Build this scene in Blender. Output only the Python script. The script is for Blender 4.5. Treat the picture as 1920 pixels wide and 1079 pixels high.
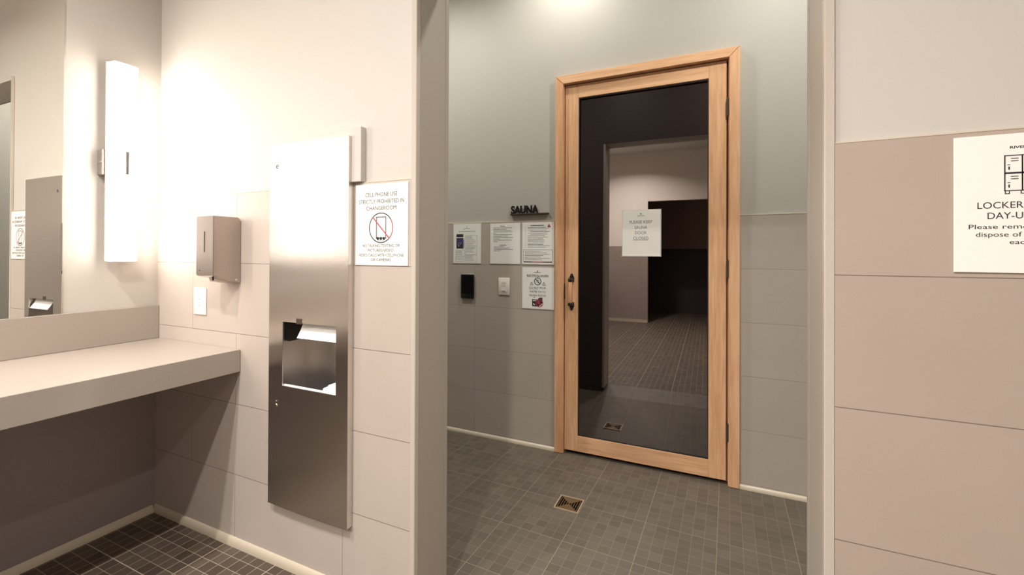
import bpy, bmesh, math, random
from mathutils import Vector, Matrix
random.seed(7)
for o in list(bpy.data.objects): bpy.data.objects.remove(o)
S = bpy.context.scene
C = S.collection
# ---------------------------------------------------------------- camera, world, exposure
cam_d = bpy.data.cameras.new('camera'); cam = bpy.data.objects.new('camera', cam_d); C.objects.link(cam)
yaw, pit, rol = math.radians(24.5506), math.radians(.2867), math.radians(.2392)
r0 = Vector((math.cos(yaw), math.sin(yaw), 0)); f0 = Vector((-math.sin(yaw), math.cos(yaw), 0)); up = Vector((0, 0, 1))
F = f0*math.cos(pit) + up*math.sin(pit); U = -f0*math.sin(pit) + up*math.cos(pit)
R = r0*math.cos(rol) + U*math.sin(rol); U2 = -r0*math.sin(rol) + U*math.cos(rol)
M = Matrix((R, U2, -F)).transposed().to_4x4(); M.translation = (0, 0, 1.2643)
cam.matrix_world = M
cam_d.sensor_width = 36; cam_d.lens = 820.66/1920*36; cam_d.shift_y = -(539.5-472.9)/1920
cam_d.clip_start = .02
S.camera = cam
W = bpy.data.worlds.new('world'); S.world = W; W.use_nodes = True
W.node_tree.nodes['Background'].inputs[0].default_value = (.9, .86, .8, 1)
W.node_tree.nodes['Background'].inputs[1].default_value = .05
S.view_settings.view_transform = 'Standard'; S.view_settings.look = 'None'
S.view_settings.exposure = 0.0; S.view_settings.gamma = 1; S.view_settings.use_curve_mapping = False

CEIL = 3.4
def light(name, loc, power, size, col, parent, spread=150, wp=(0, 0, 0)):
    d = bpy.data.lights.new(name, 'AREA'); d.shape = 'DISK'; d.size = size; d.energy = power; d.color = col
    d.spread = math.radians(spread)
    o = bpy.data.objects.new(name, d); C.objects.link(o); o.parent = parent
    o.location = Vector(loc) - Vector(wp); return o

# ---------------------------------------------------------------- materials
def srgb(r, g, b):
    f = lambda c: (c/255/12.92 if c/255 <= .04045 else ((c/255+.055)/1.055)**2.4)
    return (f(r), f(g), f(b), 1)
def mat(name, col, rough=.6, metal=0., spec=.5, emit=None, es=0., noise=0., nscale=20, bump=0., coat=0., stretch=(1, 1, 1)):
    m = bpy.data.materials.new(name); m.use_nodes = True; nt = m.node_tree; b = nt.nodes['Principled BSDF']
    b.inputs['Base Color'].default_value = col; b.inputs['Roughness'].default_value = rough
    b.inputs['Metallic'].default_value = metal; b.inputs['Specular IOR Level'].default_value = spec
    b.inputs['Coat Weight'].default_value = coat
    if emit: b.inputs['Emission Color'].default_value = emit; b.inputs['Emission Strength'].default_value = es
    if noise or bump:
        tc = nt.nodes.new('ShaderNodeTexCoord'); mp = nt.nodes.new('ShaderNodeMapping'); mp.inputs['Scale'].default_value = stretch
        nz = nt.nodes.new('ShaderNodeTexNoise'); nz.inputs['Scale'].default_value = nscale; nz.inputs['Detail'].default_value = 6
        nt.links.new(tc.outputs['Object'], mp.inputs[0]); nt.links.new(mp.outputs[0], nz.inputs['Vector'])
        if noise:
            mx = nt.nodes.new('ShaderNodeMix'); mx.data_type = 'RGBA'
            mx.inputs[6].default_value = tuple(c*(1-noise) for c in col[:3])+(1,)
            mx.inputs[7].default_value = tuple(min(1, c*(1+noise)) for c in col[:3])+(1,)
            nt.links.new(nz.outputs['Fac'], mx.inputs[0]); nt.links.new(mx.outputs[2], b.inputs['Base Color'])
        if bump:
            bp = nt.nodes.new('ShaderNodeBump'); bp.inputs['Strength'].default_value = bump; bp.inputs['Distance'].default_value = .002
            nt.links.new(nz.outputs['Fac'], bp.inputs['Height']); nt.links.new(bp.outputs[0], b.inputs['Normal'])
    return m
class NG:
    """small helper for chains of math nodes"""
    def __init__(s, m): s.nt = m.node_tree; s.b = s.nt.nodes['Principled BSDF']
    def n(s, t): return s.nt.nodes.new(t)
    def l(s, a, b): s.nt.links.new(a, b)
    def m(s, op, a, b=None, c=None):
        x = s.n('ShaderNodeMath'); x.operation = op
        for i, v in enumerate((a, b, c)):
            if v is None: continue
            if isinstance(v, (int, float)): x.inputs[i].default_value = v
            else: s.l(v, x.inputs[i])
        return x.outputs[0]
T = .3048
def tile_mat(name, axis, zoff, phase, stagger, col, grout, length=.61):
    m = mat(name, col, .42, spec=.4); g = NG(m)
    tc = g.n('ShaderNodeTexCoord'); sp = g.n('ShaderNodeSeparateXYZ'); g.l(tc.outputs['Object'], sp.inputs[0])
    h = sp.outputs[0] if axis == 'x' else sp.outputs[1]; z = sp.outputs[2]
    row = g.m('DIVIDE', g.m('SUBTRACT', z, zoff), T); ri = g.m('FLOOR', row)
    fz = g.m('ABSOLUTE', g.m('SUBTRACT', g.m('FRACT', g.m('ADD', row, .5)), .5))
    zl = g.m('LESS_THAN', g.m('MULTIPLY', fz, T), .0011)
    odd = g.m('MULTIPLY', g.m('MODULO', g.m('ADD', ri, 10), 2), stagger)
    cx = g.m('ADD', g.m('DIVIDE', g.m('SUBTRACT', h, phase), length), odd)
    fx = g.m('ABSOLUTE', g.m('SUBTRACT', g.m('FRACT', g.m('ADD', cx, .5)), .5))
    xl = g.m('LESS_THAN', g.m('MULTIPLY', fx, length), .0009)
    line = g.m('MAXIMUM', zl, xl)
    ci = g.m('FLOOR', cx); cb = g.n('ShaderNodeCombineXYZ'); g.l(ci, cb.inputs[0]); g.l(ri, cb.inputs[1])
    wn = g.n('ShaderNodeTexWhiteNoise'); wn.noise_dimensions = '2D'; g.l(cb.outputs[0], wn.inputs['Vector'])
    nz = g.n('ShaderNodeTexNoise'); nz.inputs['Scale'].default_value = 5; nz.inputs['Detail'].default_value = 8; g.l(tc.outputs['Object'], nz.inputs['Vector'])
    v = g.m('ADD', g.m('MULTIPLY', wn.outputs['Value'], .05), g.m('ADD', g.m('MULTIPLY', nz.outputs['Fac'], .12), .90))
    vm = g.n('ShaderNodeVectorMath'); vm.operation = 'SCALE'; vm.inputs[0].default_value = col[:3]; g.l(v, vm.inputs[3])
    mx = g.n('ShaderNodeMix'); mx.data_type = 'RGBA'; g.l(line, mx.inputs[0]); g.l(vm.outputs[0], mx.inputs[6]); mx.inputs[7].default_value = grout
    g.l(mx.outputs[2], g.b.inputs['Base Color'])
    bp = g.n('ShaderNodeBump'); bp.inputs['Strength'].default_value = .5; bp.inputs['Distance'].default_value = .0015; g.l(g.m('SUBTRACT', 1, line), bp.inputs['Height']); g.l(bp.outputs[0], g.b.inputs['Normal'])
    return m
def mosaic_mat(name, px, py, rot, col_a, col_b, grout, sheet=6, gw=.0026):
    m = mat(name, col_a, .5, spec=.35); g = NG(m); P = .0532
    tc = g.n('ShaderNodeTexCoord'); mp = g.n('ShaderNodeMapping'); mp.vector_type = 'POINT'
    mp.inputs['Rotation'].default_value = (0, 0, rot); mp.inputs['Location'].default_value = (px, py, 0); g.l(tc.outputs['Object'], mp.inputs[0])
    sp = g.n('ShaderNodeSeparateXYZ'); g.l(mp.outputs[0], sp.inputs[0])
    def ax(o):
        q = g.m('DIVIDE', o, P); d = g.m('MULTIPLY', g.m('ABSOLUTE', g.m('SUBTRACT', g.m('FRACT', g.m('ADD', q, .5)), .5)), P)
        q6 = g.m('DIVIDE', o, P*sheet); d6 = g.m('MULTIPLY', g.m('ABSOLUTE', g.m('SUBTRACT', g.m('FRACT', g.m('ADD', q6, .5)), .5)), P*sheet)
        return g.m('FLOOR', q), g.m('MAXIMUM', g.m('MULTIPLY', g.m('LESS_THAN', d, gw/2), .62), g.m('LESS_THAN', d6, gw*.75))
    ix, lx = ax(sp.outputs[0]); iy, ly = ax(sp.outputs[1]); line = g.m('MAXIMUM', lx, ly)
    cb = g.n('ShaderNodeCombineXYZ'); g.l(ix, cb.inputs[0]); g.l(iy, cb.inputs[1])
    wn = g.n('ShaderNodeTexWhiteNoise'); wn.noise_dimensions = '2D'; g.l(cb.outputs[0], wn.inputs['Vector'])
    nz = g.n('ShaderNodeTexNoise'); nz.inputs['Scale'].default_value = 3; nz.inputs['Detail'].default_value = 9; g.l(tc.outputs['Object'], nz.inputs['Vector'])
    fac = g.m('ADD', g.m('MULTIPLY', wn.outputs['Value'], .6), g.m('MULTIPLY', nz.outputs['Fac'], .4))
    mx = g.n('ShaderNodeMix'); mx.data_type = 'RGBA'; g.l(fac, mx.inputs[0]); mx.inputs[6].default_value = col_a; mx.inputs[7].default_value = col_b
    m2 = g.n('ShaderNodeMix'); m2.data_type = 'RGBA'; g.l(line, m2.inputs[0]); g.l(mx.outputs[2], m2.inputs[6]); m2.inputs[7].default_value = grout
    g.l(m2.outputs[2], g.b.inputs['Base Color'])
    bp = g.n('ShaderNodeBump'); bp.inputs['Strength'].default_value = .4; bp.inputs['Distance'].default_value = .001; g.l(g.m('SUBTRACT', 1, line), bp.inputs['Height']); g.l(bp.outputs[0], g.b.inputs['Normal'])
    return m
def wood_mat(name, stretch, ca, cb_):
    m = mat(name, ca, .38, spec=.4); g = NG(m)
    tc = g.n('ShaderNodeTexCoord'); mp = g.n('ShaderNodeMapping'); mp.inputs['Scale'].default_value = stretch; g.l(tc.outputs['Object'], mp.inputs[0])
    nz = g.n('ShaderNodeTexNoise'); nz.inputs['Scale'].default_value = 9; nz.inputs['Detail'].default_value = 8; nz.inputs['Distortion'].default_value = .6; g.l(mp.outputs[0], nz.inputs['Vector'])
    n2 = g.n('ShaderNodeTexNoise'); n2.inputs['Scale'].default_value = 2.2; g.l(mp.outputs[0], n2.inputs['Vector'])
    f = g.m('ADD', g.m('MULTIPLY', nz.outputs['Fac'], .6), g.m('MULTIPLY', n2.outputs['Fac'], .4))
    rp = g.n('ShaderNodeValToRGB'); g.l(f, rp.inputs[0]); rp.color_ramp.elements[0].position = .32; rp.color_ramp.elements[0].color = cb_
    rp.color_ramp.elements[1].position = .62; rp.color_ramp.elements[1].color = ca; g.l(rp.outputs[0], g.b.inputs['Base Color'])
    return m
def steel_mat(name, stretch, rough=.22, aniso=0., col=(.66, .62, .59, 1)):
    m = mat(name, col, rough, metal=1.); g = NG(m)
    tc = g.n('ShaderNodeTexCoord'); mp = g.n('ShaderNodeMapping'); mp.inputs['Scale'].default_value = stretch; g.l(tc.outputs['Object'], mp.inputs[0])
    nz = g.n('ShaderNodeTexNoise'); nz.inputs['Scale'].default_value = 60; nz.inputs['Detail'].default_value = 3; g.l(mp.outputs[0], nz.inputs['Vector'])
    bp = g.n('ShaderNodeBump'); bp.inputs['Strength'].default_value = .06; bp.inputs['Distance'].default_value = .001; g.l(nz.outputs['Fac'], bp.inputs['Height']); g.l(bp.outputs[0], g.b.inputs['Normal'])
    g.b.inputs['Anisotropic'].default_value = aniso
    if aniso:
        tg = g.n('ShaderNodeCombineXYZ'); tg.inputs[0].default_value = 1; g.l(tg.outputs[0], g.b.inputs['Tangent'])
    return m

PAINT = mat('off white eggshell paint', (.555, .522, .478, 1), .55, spec=.3, noise=.015, nscale=8, bump=.05)
PAINT_V = mat('off white paint greyed for dim light', (.475, .458, .41, 1), .5, spec=.3, noise=.015, nscale=8, bump=.05)  # same off-white paint, its dimmer light put into a greyer colour
CEILM = mat('matt ceiling paint', (.72, .70, .66, 1), .8)
TILE_COL = (.49, .425, .375, 1)
GROUT = (.19, .145, .12, 1)
TILE_D = tile_mat('taupe wall tile dispenser wall', 'x', 0, -1.878, .5, TILE_COL, GROUT, .622)
TILE_R = tile_mat('taupe wall tile right wall', 'x', 0, -.02, 0, (.43, .355, .30, 1), GROUT, .66)
TILE_V = tile_mat('taupe wall tile sauna wall', 'x', -.0328, -1.5855, 0, (.47, .415, .36, 1), (.30, .25, .21, 1))
TILE_VR = tile_mat('taupe wall tile sauna wall right', 'x', -.0328, .70, 0, (.47, .415, .36, 1), (.30, .25, .21, 1))
TILE_Y = tile_mat('taupe wall tile side walls', 'y', 0, .2, .5, TILE_COL, GROUT)
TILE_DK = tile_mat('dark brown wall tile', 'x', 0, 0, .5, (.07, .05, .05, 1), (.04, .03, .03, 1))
FLOOR1 = mosaic_mat('dark mosaic floor dressing area', .0096, -.010, 0, srgb(70, 60, 52), srgb(104, 92, 80), srgb(188, 172, 150))
FLOOR2 = mosaic_mat('dark mosaic floor sauna area', .045, .0, math.radians(1.75), srgb(86, 78, 69), srgb(104, 95, 84), srgb(132, 121, 106), gw=.0020)
COVE = mat('pale caulk and lit cove base', srgb(205, 192, 172), .3)  # pale caulk colour; on the cove it stands for light caught by tile
GUARD = mat('pale vinyl corner guard', (.52, .465, .405, 1), .25)
CTOP = mat('taupe solid surface', (.36, .312, .27, 1), .35, noise=.03, nscale=60)
WOODZ = wood_mat('clear cedar vertical grain', (7, 7, .5), srgb(234, 188, 146), srgb(206, 154, 113))
WOODX = wood_mat('clear cedar horizontal grain', (.5, 7, 7), srgb(234, 188, 146), srgb(206, 154, 113))
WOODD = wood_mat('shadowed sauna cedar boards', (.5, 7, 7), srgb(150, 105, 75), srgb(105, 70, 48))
STEEL = steel_mat('brushed stainless steel', (1, 30, 30), .27, 1.)
STEEL2 = steel_mat('satin stainless steel', (1, 1, 20), .34, col=(.74, .69, .65, 1))
GREYM = mat('grey painted bracket metal', (.17, .145, .13, 1), .5)
STEEL3 = steel_mat('dull stainless steel', (1, 1, 20), .3, col=(.50, .44, .41, 1))
CHROME = mat('polished chrome', (.8, .78, .75, 1), .12, metal=1.)
BRASS = mat('worn brass', srgb(112, 88, 62), .5, metal=.4)
BLACK = mat('black plastic', (.012, .011, .012, 1), .3)
IRON = mat('black cast iron', (.02, .016, .014, 1), .45)
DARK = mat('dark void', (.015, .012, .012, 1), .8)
INK = mat('black ink', (.03, .03, .035, 1), .5)
GINK = mat('grey ink', (.16, .155, .15, 1), .5)
RED = mat('red ink', (.45, .06, .08, 1), .5)
YEL = mat('amber ink', (.35, .22, .1, 1), .5)
BLUE = mat('dim blue screen print', (.06, .05, .16, 1), .4)
LILAC = mat('lilac screen print', (.30, .27, .5, 1), .4)
PAPER = mat('white paper', (.88, .87, .82, 1), .45)
TOWEL = mat('white paper towel', (.9, .89, .87, 1), .9)
ACRYL = mat('frosted acrylic holder', (.62, .60, .56, 1), .15, coat=.6)
WHITEP = mat('white switch plastic', (.86, .83, .76, 1), .3)
MIRROR = mat('mirror silver', (.93, .92, .88, 1), .0, metal=1.)
DIFF = mat('lit opal acrylic', (1, .95, .88, 1), .4, emit=(1, .90, .81, 1), es=23)
LENS = mat('lit downlight lens', (1, .95, .88, 1), .4, emit=(1, .93, .84, 1), es=14)
BRZ = mat('dark bronze', (.10, .07, .05, 1), .4, metal=.6)
g_ = bpy.data.materials.new('tinted door glass'); g_.use_nodes = True; nt = g_.node_tree; nt.nodes.clear()
out = nt.nodes.new('ShaderNodeOutputMaterial'); mxs = nt.nodes.new('ShaderNodeMixShader'); tr = nt.nodes.new('ShaderNodeBsdfTransparent'); gl = nt.nodes.new('ShaderNodeBsdfGlossy')
fr = nt.nodes.new('ShaderNodeFresnel'); fr.inputs[0].default_value = 1.5; ad = nt.nodes.new('ShaderNodeMath'); ad.operation = 'ADD'; ad.inputs[1].default_value = .22; ad.use_clamp = True
tr.inputs[0].default_value = (.12, .10, .12, 1); gl.inputs['Roughness'].default_value = .0; gl.inputs[0].default_value = (.92, .86, .82, 1)
nt.links.new(fr.outputs[0], ad.inputs[0]); nt.links.new(ad.outputs[0], mxs.inputs[0]); nt.links.new(tr.outputs[0], mxs.inputs[1]); nt.links.new(gl.outputs[0], mxs.inputs[2]); nt.links.new(mxs.outputs[0], out.inputs[0])
GLASS = g_

# ---------------------------------------------------------------- builders
WO = {}
class MB:
    def __init__(s): s.bm = bmesh.new(); s.smooth = False
    def _merge(s, b):
        me = bpy.data.meshes.new('t'); b.to_mesh(me); b.free(); s.bm.from_mesh(me); bpy.data.meshes.remove(me); return s
    def box(s, x0, x1, y0, y1, z0, z1, bev=0., seg=2, axes=None):
        b = bmesh.new(); bmesh.ops.create_cube(b, size=1)
        for v in b.verts: v.co = Vector(((x0+x1)/2+v.co.x*(x1-x0), (y0+y1)/2+v.co.y*(y1-y0), (z0+z1)/2+v.co.z*(z1-z0)))
        if bev:
            ed = b.edges[:]
            if axes: ed = [e for e in ed if max(range(3), key=lambda i: abs((e.verts[0].co-e.verts[1].co)[i])) in axes]
            bmesh.ops.bevel(b, geom=ed, offset=bev, segments=seg, affect='EDGES', profile=.5)
        return s._merge(b)
    def cyl(s, c, r, h, axis='z', n=32, r2=None, bev=0.):
        b = bmesh.new(); bmesh.ops.create_cone(b, cap_ends=True, segments=n, radius1=r, radius2=r if r2 is None else r2, depth=h)
        if bev: bmesh.ops.bevel(b, geom=[e for e in b.edges if abs(e.verts[0].co.z-e.verts[1].co.z) < 1e-6], offset=bev, segments=2, affect='EDGES')
        mt = {'z': Matrix(), 'x': Matrix.Rotation(math.pi/2, 4, 'Y'), 'y': Matrix.Rotation(math.pi/2, 4, 'X')}[axis]
        bmesh.ops.transform(b, matrix=Matrix.Translation(c) @ mt, verts=b.verts); return s._merge(b)
    def prism(s, pts, a0, a1, plane='xz', bev=0.):
        """polygon in plane extruded along the third axis from a0 to a1"""
        b = bmesh.new()
        def P(p, a): return {'xz': (p[0], a, p[1]), 'xy': (p[0], p[1], a), 'yz': (a, p[0], p[1])}[plane]
        lo = [b.verts.new(P(p, a0)) for p in pts]; hi = [b.verts.new(P(p, a1)) for p in pts]
        n = len(pts); b.faces.new(lo); b.faces.new(hi[::-1])
        for i in range(n): b.faces.new((lo[i], hi[i], hi[(i+1) % n], lo[(i+1) % n]))
        bmesh.ops.recalc_face_normals(b, faces=b.faces)
        if bev: bmesh.ops.bevel(b, geom=b.edges[:], offset=bev, segments=2, affect='EDGES')
        return s._merge(b)
    def ring(s, c, ro, ri, y0, y1, n=40, a0=0, a1=2*math.pi):
        full = abs(a1-a0) > 6.28; k = n if full else n+1
        b = bmesh.new(); V = []
        for i in range(k):
            a = a0+(a1-a0)*i/n; q = []
            for r, y in ((ro, y0), (ro, y1), (ri, y1), (ri, y0)): q.append(b.verts.new((c[0]+r*math.cos(a), y, c[1]+r*math.sin(a))))
            V.append(q)
        for i in range(k if full else k-1):
            A, B = V[i], V[(i+1) % k]
            for j in range(4): b.faces.new((A[j], B[j], B[(j+1) % 4], A[(j+1) % 4]))
        bmesh.ops.recalc_face_normals(b, faces=b.faces); return s._merge(b)
    def bar(s, p, q, w, y0, y1):
        """flat bar between two (x,z) points, width w"""
        p, q = Vector(p), Vector(q); d = (q-p).normalized()*0.5*w; n = Vector((-d.y, d.x))
        return s.prism([tuple(p+n), tuple(q+n), tuple(q-n), tuple(p-n)], y0, y1)
    def sheet(s, prof, x0, x1, th, plane='yz'):
        """curved sheet: profile of (y,z) points thickened and extruded along x"""
        L = [Vector(p) for p in prof]; N = []
        for i in range(len(L)):
            d = (L[min(i+1, len(L)-1)]-L[max(i-1, 0)]).normalized(); N.append(Vector((-d.y, d.x))*th)
        return s.prism([tuple(a) for a in L]+[tuple(a+b) for a, b in zip(L[::-1], N[::-1])], x0, x1, plane)
    def text(s, txt, cx, z, y, height=None, width=None, align='C', bold=0., depth=.0004, spacing=1.):
        cu = bpy.data.curves.new('t', 'FONT'); cu.body = txt; cu.size = 1; cu.offset = bold; cu.space_character = spacing; cu.resolution_u = 3
        ob = bpy.data.objects.new('t', cu); C.objects.link(ob); dg = bpy.context.evaluated_depsgraph_get(); dg.update()
        me = bpy.data.meshes.new_from_object(ob.evaluated_get(dg)); bpy.data.objects.remove(ob); bpy.data.curves.remove(cu)
        xs = [v.co.x for v in me.vertices]; ys = [v.co.y for v in me.vertices]
        if not xs: return s
        x0, x1 = min(xs), max(xs); caps = .70
        sy = (height/caps) if height else None; sx = width/(x1-x0) if width else None
        if sx is None: sx = sy
        if sy is None: sy = sx
        ox = {'C': cx-(x0+x1)/2*sx, 'L': cx-x0*sx}[align]
        b = bmesh.new(); b.from_mesh(me); bpy.data.meshes.remove(me)
        ex = bmesh.ops.extrude_face_region(b, geom=b.faces[:]); 
        for v in [v for v in ex['geom'] if isinstance(v, bmesh.types.BMVert)]: v.co.z += 1
        for v in b.verts: v.co = Vector((ox+v.co.x*sx, y-depth*v.co.z, z+v.co.y*sy))
        bmesh.ops.recalc_face_normals(b, faces=b.faces)
        return s._merge(b)
    def words(s, x0, x1, z, y, h=.0022, wmin=.004, wmax=.014, gap=.0015, end=None):
        """a line of small print too fine to read"""
        x = x0; end = x1 if end is None else end
        while x < end-.003:
            w = min(random.uniform(wmin, wmax), end-x); s.box(x, x+w, y-.0003, y, z, z+h); x += w+gap
        return s
    def build(s, name, m, parent=None, origin=None, smooth=False):
        po = WO.get(parent.name, Vector()) if parent else Vector()
        og = Vector(origin) if origin is not None else po.copy()
        for v in s.bm.verts: v.co -= og
        me = bpy.data.meshes.new(name); s.bm.to_mesh(me); s.bm.free(); me.materials.append(m)
        for p in me.polygons: p.use_smooth = smooth
        if smooth:
            try: me.set_sharp_from_angle(angle=math.radians(35))
            except Exception: pass
        o = bpy.data.objects.new(name, me); C.objects.link(o)
        if parent: o.parent = parent
        o.location = og-po; WO[o.name] = og
        return o
def thing(name, label, cat, loc=(0, 0, 0), group=None, kind=None):
    o = bpy.data.objects.new(name, None); C.objects.link(o); o.location = loc; WO[o.name] = Vector(loc); o.empty_display_size = .05
    if label: o['label'] = label
    if cat: o['category'] = cat
    if group: o['group'] = group
    if kind: o['kind'] = kind
    return o
def tag(o, label, cat, group=None):
    o['label'] = label; o['category'] = cat
    if group: o['group'] = group
    return o
def struct(name, mb, m, label=None, smooth=False):
    o = mb.build(name, m, smooth=smooth); o['kind'] = 'structure'
    if label: o['label'] = label
    return o

V1, V1P, V3, V2, V2P = 1.233, 1.243, 1.4255, 2.8146, 2.8246
U0, UP, UR = -2.4785, -.9275, .2385
# ---------------------------------------------------------------- the setting
struct('floor', MB().box(U0-.1, 2.3, -5.6, 1.25, -.12, 0), FLOOR1, 'dark square mosaic floor of the dressing area')
struct('floor', MB().prism([(1.25, -.12), (4.7, -.12), (4.7, -.062), (2.83, -.062), (1.50, -.051), (1.25, -.001)], -2.7, 1.4, 'yz'), FLOOR2, 'dark square mosaic floor in front of the sauna door')
struct('ceiling', MB().box(U0-.1, 2.3, -5.6, V2P+.1, CEIL, CEIL+.1), CEILM)
# mirror wall
TP = mat('taupe tile darkened as counter shade', (.30, .245, .24, 1), .5, noise=.03)  # shade under the counter, put into a darker taupe than the tile
wl = struct('wall_left', MB().box(U0-.12, U0, -3.4, V1P, 0, CEIL), PAINT, 'off-white wall carrying the mirror, the light and the counter')
MB().box(U0, U0+.0008, -3.39, V1-.001, 0, 1.0).build('counter_shade_cladding', TP, wl)
# dispenser wall with an opening for the recessed cabinet
HU0, HU1, HZ0, HZ1 = -1.60, -1.235, .29, 1.665
def holed(x0, x1, y0, y1, z0, z1):
    b = MB(); b.box(x0, HU0, y0, y1, z0, z1); b.box(HU1, x1, y0, y1, z0, z1)
    b.box(HU0, HU1, y0, y1, z0, HZ0)
    if z1 > HZ1: b.box(HU0, HU1, y0, y1, HZ1, z1)
    return b
wf = struct('wall_front', holed(U0, UP-.004, V1P, V3, 0, CEIL), PAINT, 'off-white wall with taupe tile below, holding the steel dispenser')
holed(U0, UP-.0205, V1, V1P, 0, 5*T).build('wainscot', TILE_D, wf)
MB().box(U0, UP-.0205, V1+.002, V1P, 5*T, 5*T+.003).build('caulk_line', COVE, wf)
# right wall, same plane, beyond the opening
wr = struct('wall_right', MB().box(UR+.004, 2.2, V1P, V3, 0, CEIL), PAINT, 'off-white wall with taupe tile below at the right of the opening')
MB().box(UR+.0205, 2.2, V1, V1P, 0, 5*T).build('wainscot', TILE_R, wr)
MB().box(UR+.0205, 2.2, V1+.002, V1P, 5*T, 5*T+.003).build('caulk_line', COVE, wr)
# header over the opening
struct('wall_header', MB().box(UP-.004, UR+.004, V1P, V3, 2.36, CEIL), PAINT)
# back face of these walls: dark tile made up to keep the door-glass reflection dark
struct('wall_added_dark_cladding', MB().box(-2.6, UP-.0205, V3+.0005, V3+.0105, -.05, CEIL).box(UR+.0205, 1.3, V3+.0005, V3+.0105, -.05, CEIL).box(UP-.0205, UR+.0205, V3+.0005, V3+.0105, 2.36, CEIL), TILE_DK)
# painted lining of the two ends of the opening
JAMB = mat('taupe jamb paint', (.40, .35, .30, 1), .45)
MB().box(UP-.0038, UP-.0012, V1+.021, V3-.013, 0, 2.359).build('jamb_lining', JAMB, wf)
MB().box(UR+.0012, UR+.0038, V1+.021, V3-.013, 0, 2.359).build('jamb_lining', JAMB, wr)
# corner guards
def guard(xe, sgn, label):
    """L-shaped strips on both corners of a wall end; sgn=+1 when the end face looks to +x"""
    b = MB(); i = xe-sgn*.0195
    b.prism([(i, V1-.001), (xe-sgn*.002, V1-.001), (xe, V1+.001), (xe, V1+.020), (xe-sgn*.0035, V1+.020), (xe-sgn*.0035, V1P-.001), (i, V1P-.001)], .0, 2.375, 'xy')
    o = struct('trim_1' if sgn > 0 else 'trim_2', b, GUARD, label)
    b = MB(); b.prism([(i, V3+.012), (xe-sgn*.002, V3+.012), (xe, V3+.010), (xe, V3-.012), (xe-sgn*.0035, V3-.012), (xe-sgn*.0035, V3+.001), (i, V3+.001)], .0, 2.359, 'xy')
    b.build('back_corner_guard', JAMB, o)
guard(UP, 1, 'pale corner guard at the left edge of the opening')
guard(UR, -1, 'pale corner guard at the right edge of the opening')
# sauna-side wall
wb = struct('wall_back', MB().box(-2.7, -.915, V2P, V2P+.12, -.12, CEIL).box(.10, 1.4, V2P, V2P+.12, -.12, CEIL).box(-.915, .10, V2P, V2P+.12, 2.42, CEIL), PAINT_V, 'off-white wall, greyed for dimmer light, with taupe tile below, holding the sauna door')
TZ = 5*T-.0328
MB().box(-2.6, -.9600, V2, V2P, -.07, TZ).build('wainscot', TILE_V, wb)
MB().box(.1450, 1.3, V2, V2P, -.07, TZ).build('wainscot', TILE_VR, wb)
MB().box(-2.6, -.9600, V2-.001, V2P, TZ, TZ+.0045).box(.1450, 1.3, V2-.001, V2P, TZ, TZ+.0045).build('caulk_line', COVE, wb)
struct('wall_vestibule_left', MB().box(-2.7, -2.6, V3, V2P, -.12, CEIL), PAINT_V)
struct('wall_vestibule_right', MB().box(1.3, 1.4, V3, V2P, -.12, CEIL), PAINT_V)
# rest of the dressing room, seen in the mirror and in the door glass
struct('wall_right_side', MB().box(2.2, 2.3, -5.6, V1P, 0, CEIL), PAINT)
w2 = struct('wall_rear', MB().box(U0-.1, -1.10, -3.5, -3.4, 0, CEIL).box(.30, 2.2, -3.5, -3.4, 0, CEIL).box(-1.10, .30, -3.5, -3.4, 2.42, CEIL), mat('rear wall paint lightened as lit', (.86, .78, .72, 1), .6))  # paint lightened so this wall reads brightly lit in the door glass
MB().box(U0, -1.10, -3.4, -3.39, 0, 5*T).box(.30, 2.2, -3.4, -3.39, 0, 5*T).build('wainscot', tile_mat('taupe wall tile rear wall', 'x', 0, 0, 0, (.36, .29, .26, 1), GROUT), w2)
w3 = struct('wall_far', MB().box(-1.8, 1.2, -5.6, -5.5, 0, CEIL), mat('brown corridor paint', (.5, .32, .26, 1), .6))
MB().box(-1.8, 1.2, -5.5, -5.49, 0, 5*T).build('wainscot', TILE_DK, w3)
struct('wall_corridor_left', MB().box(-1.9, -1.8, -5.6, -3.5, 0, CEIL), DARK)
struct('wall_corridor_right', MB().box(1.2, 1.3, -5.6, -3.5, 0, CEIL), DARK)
# cove bases
def cove(x0, x1, y, h, d, z=0.):
    P = [(y, z), (y-d, z), (y-d, z+h*.18)]+[(y-d*math.cos(a), z+h*.18+h*.82*math.sin(a)) for a in (.35, .7, 1.05, 1.35)]+[(y, z+h)]
    return MB().prism(P, x0, x1, 'yz')
struct('baseboard_front', cove(U0, UP-.021, V1-.0005, .036, .013), COVE, smooth=True)
struct('baseboard_right', cove(UR+.021, 2.2, V1-.0005, .036, .013), COVE, smooth=True)
b = MB(); b.prism([(U0, 0), (U0+.013, 0), (U0+.013, .007), (U0+.011, .018), (U0+.006, .03), (U0+.001, .036), (U0, .036)], -3.39, V1-.014, 'xz'); struct('baseboard_left', b, COVE, smooth=True)
o = struct('baseboard_back', cove(-2.6, -.9605, V2-.0005, .024, .014, -.062), COVE, smooth=True)
cove(.1455, 1.3, V2-.0005, .024, .014, -.062).build('strip', COVE, o, smooth=True)
struct('baseboard_rear', MB().box(U0+.02, -1.10, -3.39, -3.375, 0, .05), COVE)

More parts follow.
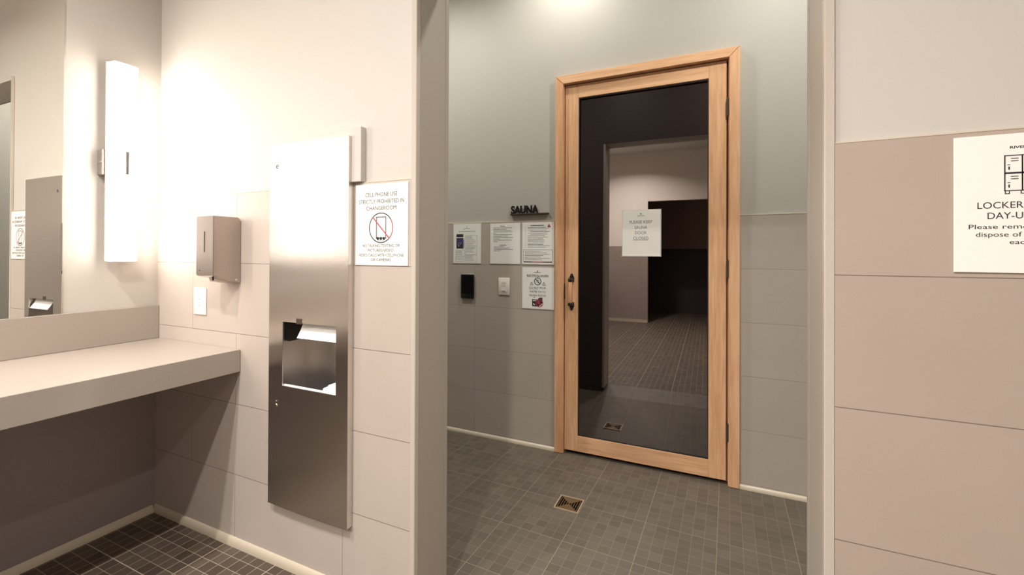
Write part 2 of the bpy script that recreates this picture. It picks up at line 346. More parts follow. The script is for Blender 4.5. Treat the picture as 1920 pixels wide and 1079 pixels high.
# ---------------------------------------------------------------- sauna room behind the glass
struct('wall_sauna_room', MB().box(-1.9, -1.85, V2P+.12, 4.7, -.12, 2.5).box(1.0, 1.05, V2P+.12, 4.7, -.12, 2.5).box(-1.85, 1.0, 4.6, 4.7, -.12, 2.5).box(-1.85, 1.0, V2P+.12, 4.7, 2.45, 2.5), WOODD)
for nm, (y0, y1, z), lb in (('sauna_bench', (4.05, 4.58, .86), 'upper slatted cedar bench dimly seen through the sauna door glass'), ('sauna_bench', (3.55, 4.02, .40), 'lower slatted cedar bench dimly seen through the sauna door glass')):
    t = thing(nm, lb, 'bench', (-.4, (y0+y1)/2, -.062), 'benches inside the sauna')
    b = MB(); n = 5; w = (y1-y0)/n
    for k in range(n): b.box(-1.84, .99, y0+k*w+.006, y0+(k+1)*w-.006, z-.03, z, .004)
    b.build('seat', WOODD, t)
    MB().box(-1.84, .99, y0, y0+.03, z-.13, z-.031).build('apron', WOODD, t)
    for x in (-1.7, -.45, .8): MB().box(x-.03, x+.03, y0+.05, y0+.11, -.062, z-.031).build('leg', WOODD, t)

# ---------------------------------------------------------------- sauna door
d = thing('door_1', 'tall cedar-framed sauna door with a dark glass pane and a wooden handle', None, (-.407, V2, -.062), kind='structure')
FX0, FX1, FZ = -.9595, .1445, 2.4578; cw = .0555
b = MB()
b.prism([(FX0, -.060), (FX0+cw, -.060), (FX0+cw, FZ-cw), (FX0, FZ)], V2-.022, V2P, 'xz', .0025)
b.prism([(FX1-cw, -.060), (FX1, -.060), (FX1, FZ), (FX1-cw, FZ-cw)], V2-.022, V2P, 'xz', .0025)
b.build('casing', WOODZ, d)
MB().prism([(FX0+.0008, FZ), (FX0+cw+.0005, FZ-cw), (FX1-cw-.0005, FZ-cw), (FX1-.0008, FZ)], V2-.022, V2P, 'xz', .0025).build('head_casing', WOODX, d)
JX0, JX1, JZ = -.9005, .0855, 2.400
b = MB(); b.box(JX0-.014, JX0, V2-.01, V2P+.12, -.060, JZ+.014).box(JX1, JX1+.014, V2-.01, V2P+.12, -.060, JZ+.014).box(JX0, JX1, V2-.01, V2P+.12, JZ, JZ+.014)
b.build('jamb', WOODZ, d)
b = MB(); b.box(JX0, JX0+.012, V2+.046, V2+.08, -.060, JZ).box(JX1-.012, JX1, V2+.046, V2+.08, -.060, JZ).box(JX0, JX1, V2+.046, V2+.08, JZ-.012, JZ)
b.build('door_stop', WOODZ, d)
LX0, LX1, LZ0, LZ1 = JX0+.005, JX1-.010, -.038, JZ-.006
GX0, GX1, GZ0, GZ1 = -.805, -.018, .066, 2.304
LY0, LY1 = V2+.002, V2+.042
hinge = (LX1, LY0, LZ0)
GLASS_TILT, GLASS_AZ = -.40, .30
leaf = MB().box(LX0, GX0, LY0, LY1, LZ0, LZ1, .0015).box(GX1, LX1, LY0, LY1, LZ0, LZ1, .0015).build('door_leaf', WOODZ, d, origin=hinge)
MB().box(GX0, GX1, LY0, LY1, GZ1, LZ1, .0015).box(GX0, GX1, LY0, LY1, LZ0, GZ0, .0015).build('door_rail', WOODX, leaf)
MB().box(GX0-.004, GX1+.004, LY0+.016, LY0+.022, GZ0-.004, GZ1+.004).build('glass_pane', GLASS, leaf, origin=((GX0+GX1)/2, LY0+.019, (GZ0+GZ1)/2)).rotation_euler = (math.radians(GLASS_TILT), 0, math.radians(GLASS_AZ))
gt = .006
MB().box(GX0, GX0+gt, LY0+.002, LY0+.009, GZ0, GZ1).box(GX1-gt, GX1, LY0+.002, LY0+.009, GZ0, GZ1).box(GX0+gt, GX1-gt, LY0+.002, LY0+.009, GZ0, GZ0+gt).box(GX0+gt, GX1-gt, LY0+.002, LY0+.009, GZ1-gt, GZ1).build('glazing_bead', IRON, leaf)
for z in (2.12, 1.185, .245):
    h = MB().cyl((JX1-.0045, V2-.004, z), .0055, .10, 'z', 16).box(JX1-.010, JX1+.008, V2-.0135, V2-.0105, z-.05, z+.05)
    for k in (-1, 1): h.cyl((JX1-.0045, V2-.004, z+k*.052), .004, .008, 'z', 12)
    h.build('hinge', BRZ, d, smooth=True)
# handle: wooden grip between two black brackets
hx = -.8475
hb = MB()
for s_, zc in ((1, 1.095), (-1, .935)):
    pts = [(hx-.015, zc-s_*.012), (hx+.015, zc-s_*.012), (hx+.017, zc+s_*.012), (hx+.009, zc+s_*.034), (hx+.004, zc+s_*.042), (hx-.004, zc+s_*.042), (hx-.009, zc+s_*.034), (hx-.017, zc+s_*.012)]
    q = MB().prism(pts, LY0-.005, LY0, 'xz', .001)
    q.box(hx-.014, hx+.014, LY0-.046, LY0-.004, zc-.011, zc+.011, .004)
    q.build('handle_bracket', IRON, d, smooth=True)
    MB().cyl((hx, LY0-.0065, zc+s_*.028), .0045, .004, 'y', 16).build('screw', CHROME, d, smooth=True)
MB().box(hx-.011, hx+.011, LY0-.044, LY0-.022, .946, 1.084, .004).build('handle_grip', WOODZ, d, smooth=True)
MB().box(LX0-.0045, LX0+.0012, LY0-.003, LY0+.03, .965, 1.07, .001).build('latch_plate', IRON, d)

# ---------------------------------------------------------------- signs
def holder(name, label, x0, x1, z0, z1, y, group=None, th=.0028, lip=.004, edge=ACRYL):
    t = thing(name, label, 'sign', ((x0+x1)/2, y, z0), group)
    MB().box(x0, x1, y-th, y, z0, z1, .0007).build('holder', edge, t)
    sh = MB().box(x0+lip, x1-lip, y-th-.0006, y-th, z0+lip, z1-lip).build('sheet', PAPER, t)
    return sh, y-th-.0006
def logo(b, cx, z, y, s=.006):
    b.box(cx-s*.8, cx-s*.15, y-.0003, y, z, z+s*1.6); b.box(cx+s*.1, cx+s*.8, y-.0003, y, z+s*.9, z+s*1.6); b.bar((cx+s*.05, z+s*.8), (cx+s*.8, z), s*.4, y-.0003, y); b.box(cx+s*.1, cx+s*.8, y-.0003, y, z+s*.6, z+s*.78)
# four notices left of the sauna door
t, y = holder('wall_notice', 'white notice with a dark blue screen photo, top left of the four by the sauna', -1.7726, -1.5315, 1.1925, 1.4905, V2, 'notices beside the sauna door')
b = MB(); cx = -1.652; logo(b, cx, 1.461, y, .0045); b.words(cx-.028, cx+.028, 1.4505, y, .003); b.words(cx-.072, cx+.072, 1.430, y, .0032); b.build('printed_text', GINK, t)
MB().box(-1.742, -1.683, y-.0004, y, 1.39, 1.412).box(-1.742, -1.683, y-.0004, y, 1.305, 1.383).build('screen_photo', INK, t)
b = MB(); b.box(-1.736, -1.689, y-.0008, y-.0004, 1.35, 1.379); b.build('photo_tint', BLUE, t)
b = MB(); b.ring((-1.712, 1.335), .019, .013, y-.0008, y-.0004, 24, .6, 4.2); b.box(-1.685, -1.674, y-.0006, y, 1.31, 1.37); b.bar((-1.725, 1.318), (-1.70, 1.347), .005, y-.0008, y-.0004); b.build('photo_highlight', LILAC, t)
b = MB()
def frame(b, x0, x1, z0, z1, y, w=.001):
    b.box(x0, x1, y-.0003, y, z1-w, z1).box(x0, x1, y-.0003, y, z0, z0+w).box(x0, x0+w, y-.0003, y, z0, z1).box(x1-w, x1, y-.0003, y, z0, z1)
frame(b, -1.664, -1.567, 1.325, 1.402, y); frame(b, -1.664, -1.567, 1.262, 1.322, y); frame(b, -1.664, -1.567, 1.205, 1.258, y); frame(b, -1.748, -1.668, 1.208, 1.292, y)
b.bar((-1.684, 1.365), (-1.664, 1.382), .0012, y-.0003, y); b.bar((-1.70, 1.305), (-1.664, 1.30), .0012, y-.0003, y)
for x0, z, n in ((-1.660, 1.392, 8), (-1.660, 1.312, 5), (-1.660, 1.250, 5), (-1.744, 1.283, 8)):
    for k in range(n): b.words(x0, x0+random.uniform(.05, .085)*(.85 if x0 < -1.7 else 1), z-k*.0088, y, .0018 if k > 1 else .0026)
b.build('caption_boxes', GINK, t)
t, y = holder('wall_notice', 'plain white text notice, top middle of the four by the sauna', -1.4606, -1.2196, 1.1930, 1.4860, V2, 'notices beside the sauna door')
b = MB(); cx = -1.357; b.words(cx-.02, cx+.02, 1.462, y, .004, .012, .02)
z = 1.451
for e in (.150, .105, .140, .150, .024, .146, .112, .158, .050, .148, .038): b.words(-1.432, -1.25, z, y, .0026, end=-1.432+e); z -= .0098
b.words(cx-.026, cx+.026, 1.326, y, .0042, .012, .02); z = 1.316
for e in (.080, .125, .152, .054): b.words(-1.427, -1.25, z, y, .0026, end=-1.427+e); z -= .0098
b.build('printed_text', INK, t)
t, y = holder('wall_notice', 'white rules notice with a boxed footer, top right of the four by the sauna', -1.2087, -.9700, 1.1920, 1.4870, V2, 'notices beside the sauna door')
b = MB(); b.words(-1.142, -1.045, 1.461, y, .0045, .010, .02)
z = 1.449
for k in range(15): b.words(-1.165+(.02 if k in (3, 5) else 0), -.99, z, y, .0021 if k % 3 else .003, end=-1.165+random.uniform(.11, .175)); b.box(-1.183, -1.179, y-.0003, y, z, z+.002); z -= .0098
frame(b, -1.196, -.984, 1.212, 1.296, y, .0018)
for k in range(7): b.words(-1.186, -.99, 1.283-k*.0095, y, .0023, end=-1.186+random.uniform(.09, .19))
b.box(-1.194, -1.13, y-.0004, y, 1.208, 1.215).box(-1.05, -.986, y-.0004, y, 1.208, 1.215); b.build('printed_text', INK, t)
b = MB(); b.prism([(-1.022, 1.449), (-.994, 1.449), (-1.008, 1.474)], y-.0004, y).box(-1.13, -1.05, y-.0004, y, 1.208, 1.215); b.build('red_emblem', RED, t)
t, y = holder('wall_notice', 'white electrical sauna warning notice with crossed circles, lowest of the four', -1.2073, -.9690, .8860, 1.1755, V2, 'notices beside the sauna door')
cx = -1.090
b = MB(); logo(b, cx, 1.143, y, .0055); b.words(cx-.025, cx+.025, 1.1365, y, .0028)
b.text('ELECTRICAL SAUNA', cx, 1.1125, y, .0115, .160, bold=.02); b.box(cx-.080, cx+.080, y-.0003, y, 1.1085, 1.1100)
b.ring((cx+.001, 1.078), .0265, .0215, y-.0004, y); b.bar((cx-.017, 1.096), (cx+.019, 1.060), .005, y-.0005, y)
b.ring((cx+.001, 1.076), .0105, .0085, y-.0004, y, 20); b.bar((cx-.006, 1.083), (cx+.001, 1.093), .0018, y-.0004, y); b.bar((cx+.001, 1.093), (cx+.008, 1.083), .0018, y-.0004, y)
for s_ in (-1, 1):
    q = cx+s_*.045+.001
    b.bar((q-.012, 1.052), (q, 1.074), .0022, y-.0004, y); b.bar((q, 1.074), (q+.012, 1.052), .0022, y-.0004, y); b.bar((q-.012, 1.052), (q+.012, 1.052), .0022, y-.0004, y); b.box(q-.001, q+.001, y-.0004, y, 1.056, 1.066)
b.text('DO NOT POUR', cx, 1.0265, y, .0135, .122).text('WATER ON TO', cx, 1.0000, y, .0135, .118).text('SAUNA ROCKS', cx, .9745, y, .0135, .122)
b.box(cx-.061, cx+.004, y-.0003, y, 1.0225, 1.0237)
b.build('printed_text', INK, t)
b = MB(); b.prism([(cx-.040, .906), (cx+.006, .904), (cx+.036, .93), (cx+.036, .968), (cx+.012, .966), (cx+.0, .953), (cx-.040, .954)], y-.0003, y); b.box(cx-.028, cx-.020, y-.0003, y, .965, .970); b.build('rock_photo', INK, t)
b = MB(); b.ring((cx+.014, .929), .0275, .0225, y-.0009, y-.0003); b.bar((cx-.004, .947), (cx+.032, .911), .006, y-.0009, y-.0003)
b.prism([(cx-.004, .93), (cx+.010, .918), (cx+.022, .944), (cx+.008, .948)], y-.0006, y-.0003); b.build('red_crossed_circle', RED, t)
b = MB(); b.bar((cx-.035, .943), (cx-.012, .946), .005, y-.0006, y-.0003); b.bar((cx-.033, .925), (cx-.02, .915), .006, y-.0006, y-.0003); b.build('photo_highlight', PAPER, t)
# door notice
DY = LY0+.016
t, y = holder('door_notice', 'white please keep sauna door closed notice on the dark glass', -.5225, -.2835, 1.2540, 1.5480, DY, th=.004, lip=.005)
cx = -.4055
b = MB(); logo(b, cx, 1.516, y, .0055); b.words(cx-.021, cx+.021, 1.507, y, .0032)
for s_, z, w in (('PLEASE KEEP', 1.461, .138), ('SAUNA', 1.427, .076), ('DOOR', 1.393, .070), ('CLOSED', 1.359, .092)): b.text(s_, cx, z, y, .0185, w, depth=.0003)
b.box(cx-.046, cx+.046, y-.0003, y, 1.3545, 1.3560); b.build('printed_text', GINK, t)
MB().box(-.524, -.282, DY-.010, DY, 1.2530, 1.2575, .001).build('holder_lip', ACRYL, t.parent)
# phone sign on the dispenser wall
t, y = holder('wall_notice', 'glossy white no cell phone use notice between the steel dispenser and the wall end', -1.1975, -.9585, 1.2215, 1.5160, V1, lip=.001, edge=PAPER)
cx = -1.078
b = MB()
for s_, z, w in (('CELL PHONE USE', 1.470, .145), ('STRICTLY PROHIBITED IN', 1.445, .205), ('CHANGEROOM', 1.421, .135)): b.text(s_, cx, z, y, .0145, w)
for s_, z, w in (('NO TALKING, TEXTING, OR', 1.288, .170), ('PICTURES/VIDEO,', 1.271, .120), ('VIDEO CALLS WITH CELLPHONE', 1.254, .205), ('OR CAMERAS', 1.237, .090)): b.text(s_, cx, z, y, .0105, w)
b.build('printed_text', INK, t)
b = MB(); b.ring((cx, 1.357), .055, .051, y-.0003, y, 48, math.pi*.18, math.pi*1.72); frame(b, cx-.022, cx+.024, 1.318, 1.397, y, .0035)
for k in range(3): b.box(cx-.018+k*.0135, cx-.009+k*.0135, y-.0003, y, 1.312, 1.324)
b.build('phone_emblem', INK, t)
b = MB(); b.ring((cx, 1.357), .055, .051, y-.0004, y, 30, -math.pi*.28, math.pi*.18); b.bar((cx-.037, 1.395), (cx+.038, 1.319), .0045, y-.0005, y); b.build('red_slash', RED, t)
# locker sign on the right wall
t, y = holder('wall_notice', 'large white lockers sign with a drawing of stacked lockers on the right wall', .4655, .6945, 1.2300, 1.5140, V1, lip=.001, edge=PAPER)
cx = .5800
b = MB(); b.text('N', cx-.001, 1.494, y, .011, .009, bold=.02)
b.text('RIVERHOUSE', cx, 1.4835, y, .0048, .058, bold=.02)
cwd = .0258; ix = .5435
for z0 in (1.3970, 1.4335):
    for k in range(3):
        x0 = ix+k*cwd
        for q in ((x0, x0+cwd, z0+.0350, z0+.0370), (x0, x0+cwd, z0, z0+.002), (x0-.001, x0+.0010, z0, z0+.0370), (x0+cwd-.001, x0+cwd+.001, z0, z0+.0370)): b.box(q[0], q[1], y-.0003, y, q[2], q[3])
        b.box(x0+.009, x0+.020, y-.0003, y, z0+.0290, z0+.0306).box(x0+.009, x0+.020, y-.0003, y, z0+.0240, z0+.0256)
        b.box(x0+.0040, x0+.0080, y-.0003, y, z0+.0165, z0+.0180).box(x0+.0052, x0+.0076, y-.0003, y, z0+.007, z0+.0135)
for k in range(4):
    x0 = ix+k*.0232
    b.box(x0, x0+.0075, y-.0003, y, 1.3910, 1.3925).box(x0, x0+.0015, y-.0003, y, 1.3910, 1.3975).box(x0+.006, x0+.0075, y-.0003, y, 1.3910, 1.3975)
b.build('locker_emblem', INK, t)
b = MB(); b.text('LOCKERS ARE FOR', .5020, 1.3625, y, .0135, .156, 'L', depth=.0003); b.text('DAY-USE ONLY', .5175, 1.3410, y, .0135, .125, 'L', depth=.0003)
b.text('Please remove locks and', .4885, 1.3205, y, .0095, .183, 'L', depth=.0003); b.text('dispose of garbage after', .4995, 1.3045, y, .0095, .161, 'L', depth=.0003); b.text('each use', .5505, 1.2890, y, .0095, .059, 'L', depth=.0003)
b.build('printed_text', INK, t)
# raised letters
t = thing('room_sign', 'raised black sauna lettering on a thin dark ledge left of the door', 'sign', (-1.153, V2P, 1.538))
b = MB(); x = -1.2975
b.text('SAUNA', -1.1900, 1.5500, V2P-.008, .0530, .208, bold=.04, depth=.006); b.build('lettering', BLACK, t)
MB().box(-1.2965, -1.0125, V2P-.020, V2P, 1.5380, 1.5490, .001).build('ledge', BRZ, t)

# ---------------------------------------------------------------- controls on the sauna wall
t = thing('control_panel', 'black rectangular sauna control panel below the leftmost notice', 'control panel', (-1.641, V2, .934))
MB().box(-1.696, -1.586, V2-.016, V2-.004, .936, 1.114, .004).build('body', BLACK, t, smooth=True)
MB().box(-1.692, -1.590, V2-.0175, V2-.016, .972, 1.110, .0005).build('screen', mat('black glass', (.006, .006, .007, 1), .08), t)
MB().box(-1.690, -1.592, V2-.004, V2, .940, 1.120).build('mounting_plate', ACRYL, t)
t = thing('timer_switch', 'white wall timer switch left of the electrical sauna notice', 'switch', (-1.345, V2, .973))
MB().box(-1.3895, -1.3015, V2-.006, V2, .9735, 1.0955, .003).build('face_plate', WHITEP, t, smooth=True)
MB().box(-1.3650, -1.3260, V2-.0085, V2-.006, .995, 1.072, .001).build('rocker', WHITEP, t)
b = MB(); b.box(-1.362, -1.329, V2-.0088, V2-.0085, 1.038, 1.0395).box(-1.362, -1.329, V2-.0088, V2-.0085, 1.054, 1.0555).box(-1.358, -1.333, V2-.0090, V2-.0085, .999, 1.004); b.build('indicator_slot', GINK, t)

# ---------------------------------------------------------------- floor drain
dz = -.0555
t = thing('floor_drain', 'square brass floor drain grate set in the mosaic in front of the sauna door', 'drain', (-.684, 2.237, dz))
s_ = .066; dcx, dcy = -.684, 2.237
def rbox(b, x0, x1, y0, y1, z0, z1): return b.box(dcx+x0, dcx+x1, dcy+y0, dcy+y1, z0, z1)
b = MB(); w = .008; z0, z1 = dz-.004, dz+.003
rbox(b, -s_, s_, -s_, -s_+w, z0, z1); rbox(b, -s_, s_, s_-w, s_, z0, z1); rbox(b, -s_, -s_+w, -s_+w, s_-w, z0, z1); rbox(b, s_-w, s_, -s_+w, s_-w, z0, z1)
b.build('rim', mat('tarnished rim', srgb(172, 150, 128), .45, metal=.3), t)
q = s_-w
MB().prism([(dcx-q, dcy-q), (dcx+q, dcy-q), (dcx, dcy)], dz-.002, dz+.0015, 'xy').prism([(dcx-q, dcy+q), (dcx, dcy), (dcx+q, dcy+q)], dz-.002, dz+.0015, 'xy').build('solid_plate', BRASS, t)
MB().box(dcx-q, dcx+q, dcy-q, dcy+q, dz-.004, dz-.0010).build('sump', mat('black sump', (.004, .003, .003, 1), .9, spec=0), t)
b = MB()
for sg in (-1, 1):
    for k in range(4):
        x = .0120+k*.0122; h = x-.001; xx = sorted((sg*x, sg*(x+.0040))); rbox(b, xx[0], xx[1], -h, h, dz-.0022, dz+.0015)
    b.prism([(dcx, dcy), (dcx+sg*q, dcy+q), (dcx+sg*(q-.004), dcy+q), (dcx, dcy+.004)], dz-.002, dz+.002, 'xy') if sg > 0 else b.prism([(dcx, dcy), (dcx, dcy+.004), (dcx-q+.004, dcy+q), (dcx-q, dcy+q)], dz-.002, dz+.002, 'xy')
    b.prism([(dcx, dcy), (dcx, dcy-.004), (dcx+sg*(q-.004), dcy-q), (dcx+sg*q, dcy-q)], dz-.002, dz+.002, 'xy')
b.build('grate', BRASS, t)

# ---------------------------------------------------------------- counter, backsplash
UC, ZC, ZT = -1.8464, .8485, .7538
CY0 = -3.0
ct = MB().prism([(U0+.001, ZC), (UC, ZC), (UC, ZT), (UC-.030, ZT), (UC-.030, ZC-.030), (U0+.001, ZC-.030)], CY0, V1-.0015, 'xz', .0012).build('vanity_counter', CTOP, origin=((U0+UC)/2, -.9, ZT))
tag(ct, 'long taupe vanity counter with a deep front edge fixed along the mirror wall', 'counter')
tag(MB().box(U0+.001, U0+.020, CY0, V1-.0015, ZC+.001, 1.0068, .001).build('backsplash', CTOP), 'low taupe backsplash standing on the counter below the mirror', 'backsplash')
# mirrors (the second one and its light are beyond the frame and show in the steel)
def mirror(y0, y1, rot, label):
    yc = y1
    t = MB().box(U0+.0015, U0+.0065, y0, y1, 1.0075, 2.52).build('wall_mirror', MIRROR, origin=(U0+.004, yc, 1.0075))
    tag(t, label, 'mirror', 'vanity mirrors'); t.rotation_euler = (0, 0, math.radians(rot))
    return t
mirror(.40, .884, .75, 'tall frameless mirror standing on the backsplash left of the vertical light')

def sconce(y, label):
    t = thing('wall_sconce', label, 'wall light', (U0, y, 1.2255), 'vertical vanity lights')
    z0, z1, zc = 1.2255, 2.1093, 1.664
    uA = U0+.040
    wbk = MB().box(U0+.0005, uA-.001, y-.067, y+.045, zc-.056, zc+.056, .003).build('wall_bracket', GREYM, t)
    MB().box(U0+.012, U0+.041, y-.0685, y-.0672, zc-.003, zc+.003).build('bracket_screw', CHROME, wbk)
    MB().box(uA, uA+.006, y-.056, y+.056, z0, z1, .002).build('back_channel', mat('white metal channel', (.6, .55, .5, 1), .4), t)
    pts = [(uA+.0065, y-.054)]+[(uA+.0065+.052*math.sin(a)**.7, y-.054*math.cos(a)) for a in [math.pi*k/18 for k in range(1, 18)]]+[(uA+.0065, y+.054)]
    df = MB().prism(pts, z0+.004, z1-.004, 'xy').build('diffuser', DIFF, t, smooth=True)
    MB().box(uA+.055, uA+.0608, y-.006, y+.006, zc-.052, zc+.052, .0008).build('clip', GREYM, df)
    MB().box(uA, uA+.05, y-.045, y+.045, z0-.002, z0+.0035, .001).box(uA, uA+.05, y-.045, y+.045, z1-.0035, z1+.002, .001).build('end_cap', mat('opal end cap', (.8, .75, .7, 1), .4), t)
    return t
sconce(1.064, 'glowing vertical half-round light on the wall between the mirror and the corner')
sconce(.24, 'glowing vertical half-round light at the far left side of the mirror')

# ---------------------------------------------------------------- outlet and soap dispenser
t = thing('wall_outlet', 'white rectangular outlet plate below the steel soap dispenser', 'outlet', (-2.130, V1, .981))
MB().box(-2.1755, -2.0845, V1-.006, V1, .9825, 1.1045, .0025).build('face_plate', WHITEP, t, smooth=True)
MB().box(-2.1470, -2.1130, V1-.0078, V1-.006, 1.010, 1.077, .001).build('socket', WHITEP, t)
MB().box(-2.136, -2.124, V1-.0084, V1-.0078, 1.052, 1.0545).box(-2.134, -2.126, V1-.0084, V1-.0078, 1.024, 1.0265).box(-2.137, -2.1355, V1-.0084, V1-.0078, 1.060, 1.067).box(-2.1245, -2.123, V1-.0084, V1-.0078, 1.060, 1.067).build('slots', GINK, t)
t = thing('soap_dispenser', 'boxy stainless steel soap dispenser on the tile left of the tall steel unit', 'dispenser', (-1.907, V1, 1.14))
X0, X1, Y0 = -1.9635, -1.8490, 1.1165
hs = MB().prism([(Y0, 1.172), (Y0+.012, 1.166), (V1-.018, 1.138), (V1-.001, 1.138), (V1-.001, 1.404), (V1-.012, 1.417), (Y0, 1.417)], X0, X1, 'yz', .0018).build('housing', STEEL3, t)
MB().box(-1.9105, -1.9065, Y0-.0008, Y0+.0006, 1.268, 1.353).build('level_window', DARK, hs)
MB().box(-1.941, -1.934, Y0-.0008, Y0+.0002, 1.190, 1.193).build('lock', DARK, hs)
MB().prism([(Y0+.028, 1.1600), (Y0+.085, 1.1440), (Y0+.080, 1.134), (Y0+.034, 1.145)], -1.925, -1.888, 'yz').build('push_bar', STEEL2, t)
MB().cyl((-1.858, Y0+.006, 1.160), .004, .016, 'z', 12).build('nozzle', BLACK, t, smooth=True)
MB().cyl((X1+.0008, V1-.022, 1.150), .0045, .002, 'x', 16).build('side_screw', CHROME, hs)

# ---------------------------------------------------------------- recessed towel dispenser and waste unit
t = thing('towel_dispenser', 'tall recessed stainless steel paper towel dispenser with waste bin', 'dispenser', (-1.42, V1, .257))
MB().box(-1.6647, -1.1625, 1.2180, V1P, 5*T+.0035, 1.7290, .002).build('collar', PAINT, t)
PX0, PX1, PZ0, PZ1, PY = -1.632, -1.208, .257, 1.698, 1.206
OX0, OX1, OZ0, OZ1 = -1.5500, -1.2645, .7385, .9930
# face panel, gently bowed forward, with the opening left free
def panel_y(x, z): 
    q = (x-(PX0+PX1)/2)/((PX1-PX0)/2); return PY-.004*(1-q*q)
bm_ = bmesh.new(); xs = [PX0+(PX1-PX0)*k/16 for k in range(17)]+[OX0, OX1]; xs = sorted(set(round(x, 5) for x in xs)); zs = sorted(set([PZ0, PZ1, OZ0, OZ1]+[round(PZ0+(PZ1-PZ0)*k/12, 5) for k in range(1, 12)]))
gr = {}
for i, x in enumerate(xs):
    for j, z in enumerate(zs): gr[i, j] = bm_.verts.new((x, panel_y(x, z), z))
for i in range(len(xs)-1):
    for j in range(len(zs)-1):
        xm, zm = (xs[i]+xs[i+1])/2, (zs[j]+zs[j+1])/2
        if OX0 < xm < OX1 and OZ0 < zm < OZ1: continue
        bm_.faces.new((gr[i, j], gr[i+1, j], gr[i+1, j+1], gr[i, j+1]))
ex = bmesh.ops.extrude_face_region(bm_, geom=bm_.faces[:])
for v in [v for v in ex['geom'] if isinstance(v, bmesh.types.BMVert)]: v.co.y = max(v.co.y+.0015, PY+.0018)
bmesh.ops.recalc_face_normals(bm_, faces=bm_.faces)
b = MB(); b._merge(bm_); fp = b.build('face_panel', STEEL, t, smooth=True)
e = .0015
MB().box(PX0, PX0+e, PY+.002, V1-.0012, PZ0, PZ1).box(PX1-e, PX1, PY+.002, V1-.0012, PZ0, PZ1).box(PX0+e, PX1-e, PY+.002, V1-.0012, PZ1-e, PZ1).box(PX0+e, PX1-e, PY+.002, V1-.0012, PZ0, PZ0+e).build('side_return', STEEL2, t)
# recess liner
BX0, BX1, BY = -1.590, -1.245, 1.345
b = MB(); b.box(BX0, BX1, BY, BY+.002, OZ0-.10, OZ1+.12).box(BX0, BX0+.002, PY+.003, BY, OZ0-.10, OZ1+.12).box(BX1-.002, BX1, PY+.003, BY, OZ0-.10, OZ1+.12)
b.box(BX0+.002, BX1-.002, PY+.03, BY, OZ1+.055, OZ1+.057)
b.build('recess_liner', STEEL2, t)
MB().box(BX0, BX1, PY+.006, BY, OZ1+.13, 1.64).build('towel_cabinet', STEEL2, t)
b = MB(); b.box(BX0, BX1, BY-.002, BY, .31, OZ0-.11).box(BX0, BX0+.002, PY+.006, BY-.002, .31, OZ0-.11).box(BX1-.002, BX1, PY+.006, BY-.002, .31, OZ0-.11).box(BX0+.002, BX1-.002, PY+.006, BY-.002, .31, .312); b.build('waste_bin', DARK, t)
MB().box(BX0+.003, BX0+.022, PY+.035, BY-.030, .905, 1.010, .008, 3, (0,)).build('roll_holder', BLACK, t, smooth=True)
MB().box(BX0+.030, BX0+.060, PY+.0005, PY+.004, OZ1+.001, OZ1+.004).build('slot_lip', STEEL2, t)
MB().box(-1.4700, -1.4400, PY-.0058, PY-.0035, OZ1-.004, OZ1+.018, .001).build('release_tab', BRZ, t)
# hanging paper towel
prof = [(PY+.040, OZ1+.050), (PY+.038, OZ1+.020), (PY+.032, OZ1-.005), (PY+.022, OZ1-.028), (PY+.010, OZ1-.048), (PY+.002, OZ1-.060)]
MB().sheet(prof, -1.475, -1.2665, .0012).build('paper_towel', TOWEL, t, smooth=True)
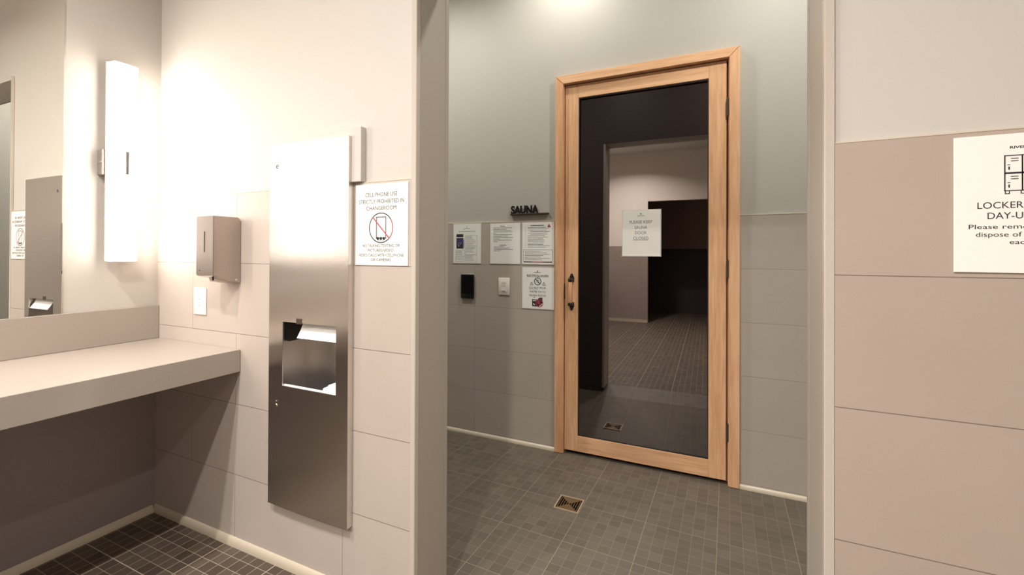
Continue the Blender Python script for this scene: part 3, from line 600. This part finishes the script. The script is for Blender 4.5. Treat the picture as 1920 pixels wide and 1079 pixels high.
# waste liner and crumpled paper
b = MB(); b.box(OX0-.02, OX1+.01, PY+.004, PY+.016, OZ0-.006, OZ0+.004, .004).box(OX0+.15, OX1+.012, PY+.085, PY+.125, OZ0-.012, OZ0-.002, .004).box(OX1-.02, OX1+.012, PY+.016, PY+.085, OZ0-.012, OZ0-.001, .003); b.build('bag_rim', TOWEL, t, smooth=True)
bm_ = bmesh.new(); bmesh.ops.create_icosphere(bm_, subdivisions=3, radius=.045)
for v in bm_.verts: v.co *= 1+random.uniform(-.12, .12); v.co.x *= 1.3; v.co.z *= .45; v.co += Vector((-1.325, PY+.062, OZ0-.010))
b = MB(); b._merge(bm_); b.build('crumpled_paper', TOWEL, t)
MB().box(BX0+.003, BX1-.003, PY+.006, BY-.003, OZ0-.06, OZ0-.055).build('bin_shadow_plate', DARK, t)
MB().cyl((-1.5850, PY-.0022, .655), .0075, .005, 'y', 20, bev=.001).cyl((-1.5850, PY-.0012, .672), .0035, .004, 'y', 16).build('key_lock', CHROME, fp, smooth=True)
b = MB(); b.ring((-1.5860, 1.612), .0085, .0055, PY-.0022, PY+.002, 24, .2, 5.6); b.box(-1.5935, -1.5785, PY-.0022, PY+.002, 1.6105, 1.6135); b.build('maker_emblem', INK, fp)

# ---------------------------------------------------------------- recessed downlights
def downlight(x, y, power, label, col=(1, .95, .90), size=.11, spread=140):
    t = thing('recessed_downlight', label, 'ceiling light', (x, y, CEIL), 'ceiling downlights')
    MB().ring((x, 0), .07, .055, 0, .006, 40).build('trim_ring', WHITEP, t)
    o = t.children[0]
    for v in o.data.vertices: w = v.co + WO[t.name]; v.co = Vector((w.x, y+(w.z-0), CEIL-.001-(w.y))) - WO[t.name]
    MB().cyl((x, y, CEIL-.0015), .0545, .001, 'z', 32).build('lens', LENS, t)
    light('lamp', (x, y, CEIL-.012), power, size, col, t, spread, (x, y, CEIL))
for x, y, p, lb in ((-1.63, -.30, 38, 'round ceiling downlight above the counter front'), (-.42, -.50, 58, 'round ceiling downlight in front of the opening'), (-1.63, -1.3, 12, 'round ceiling downlight above the far end of the counter'), (-1.35, -2.3, 95, 'round ceiling downlight near the rear wall'), (1.2, -.6, 24, 'round ceiling downlight over the right side of the room')): downlight(x, y, p, lb)
downlight(-.87, 2.46, 11, 'round ceiling downlight close above the sauna wall', (1, .97, .89), .10, 165)
downlight(.45, 1.95, 28, 'round ceiling downlight at the right of the sauna door', (1, .98, .90), .10, 165)
downlight(-2.1, 1.95, 24, 'round ceiling downlight at the left end of the sauna area', (1, .98, .90), .10, 165)
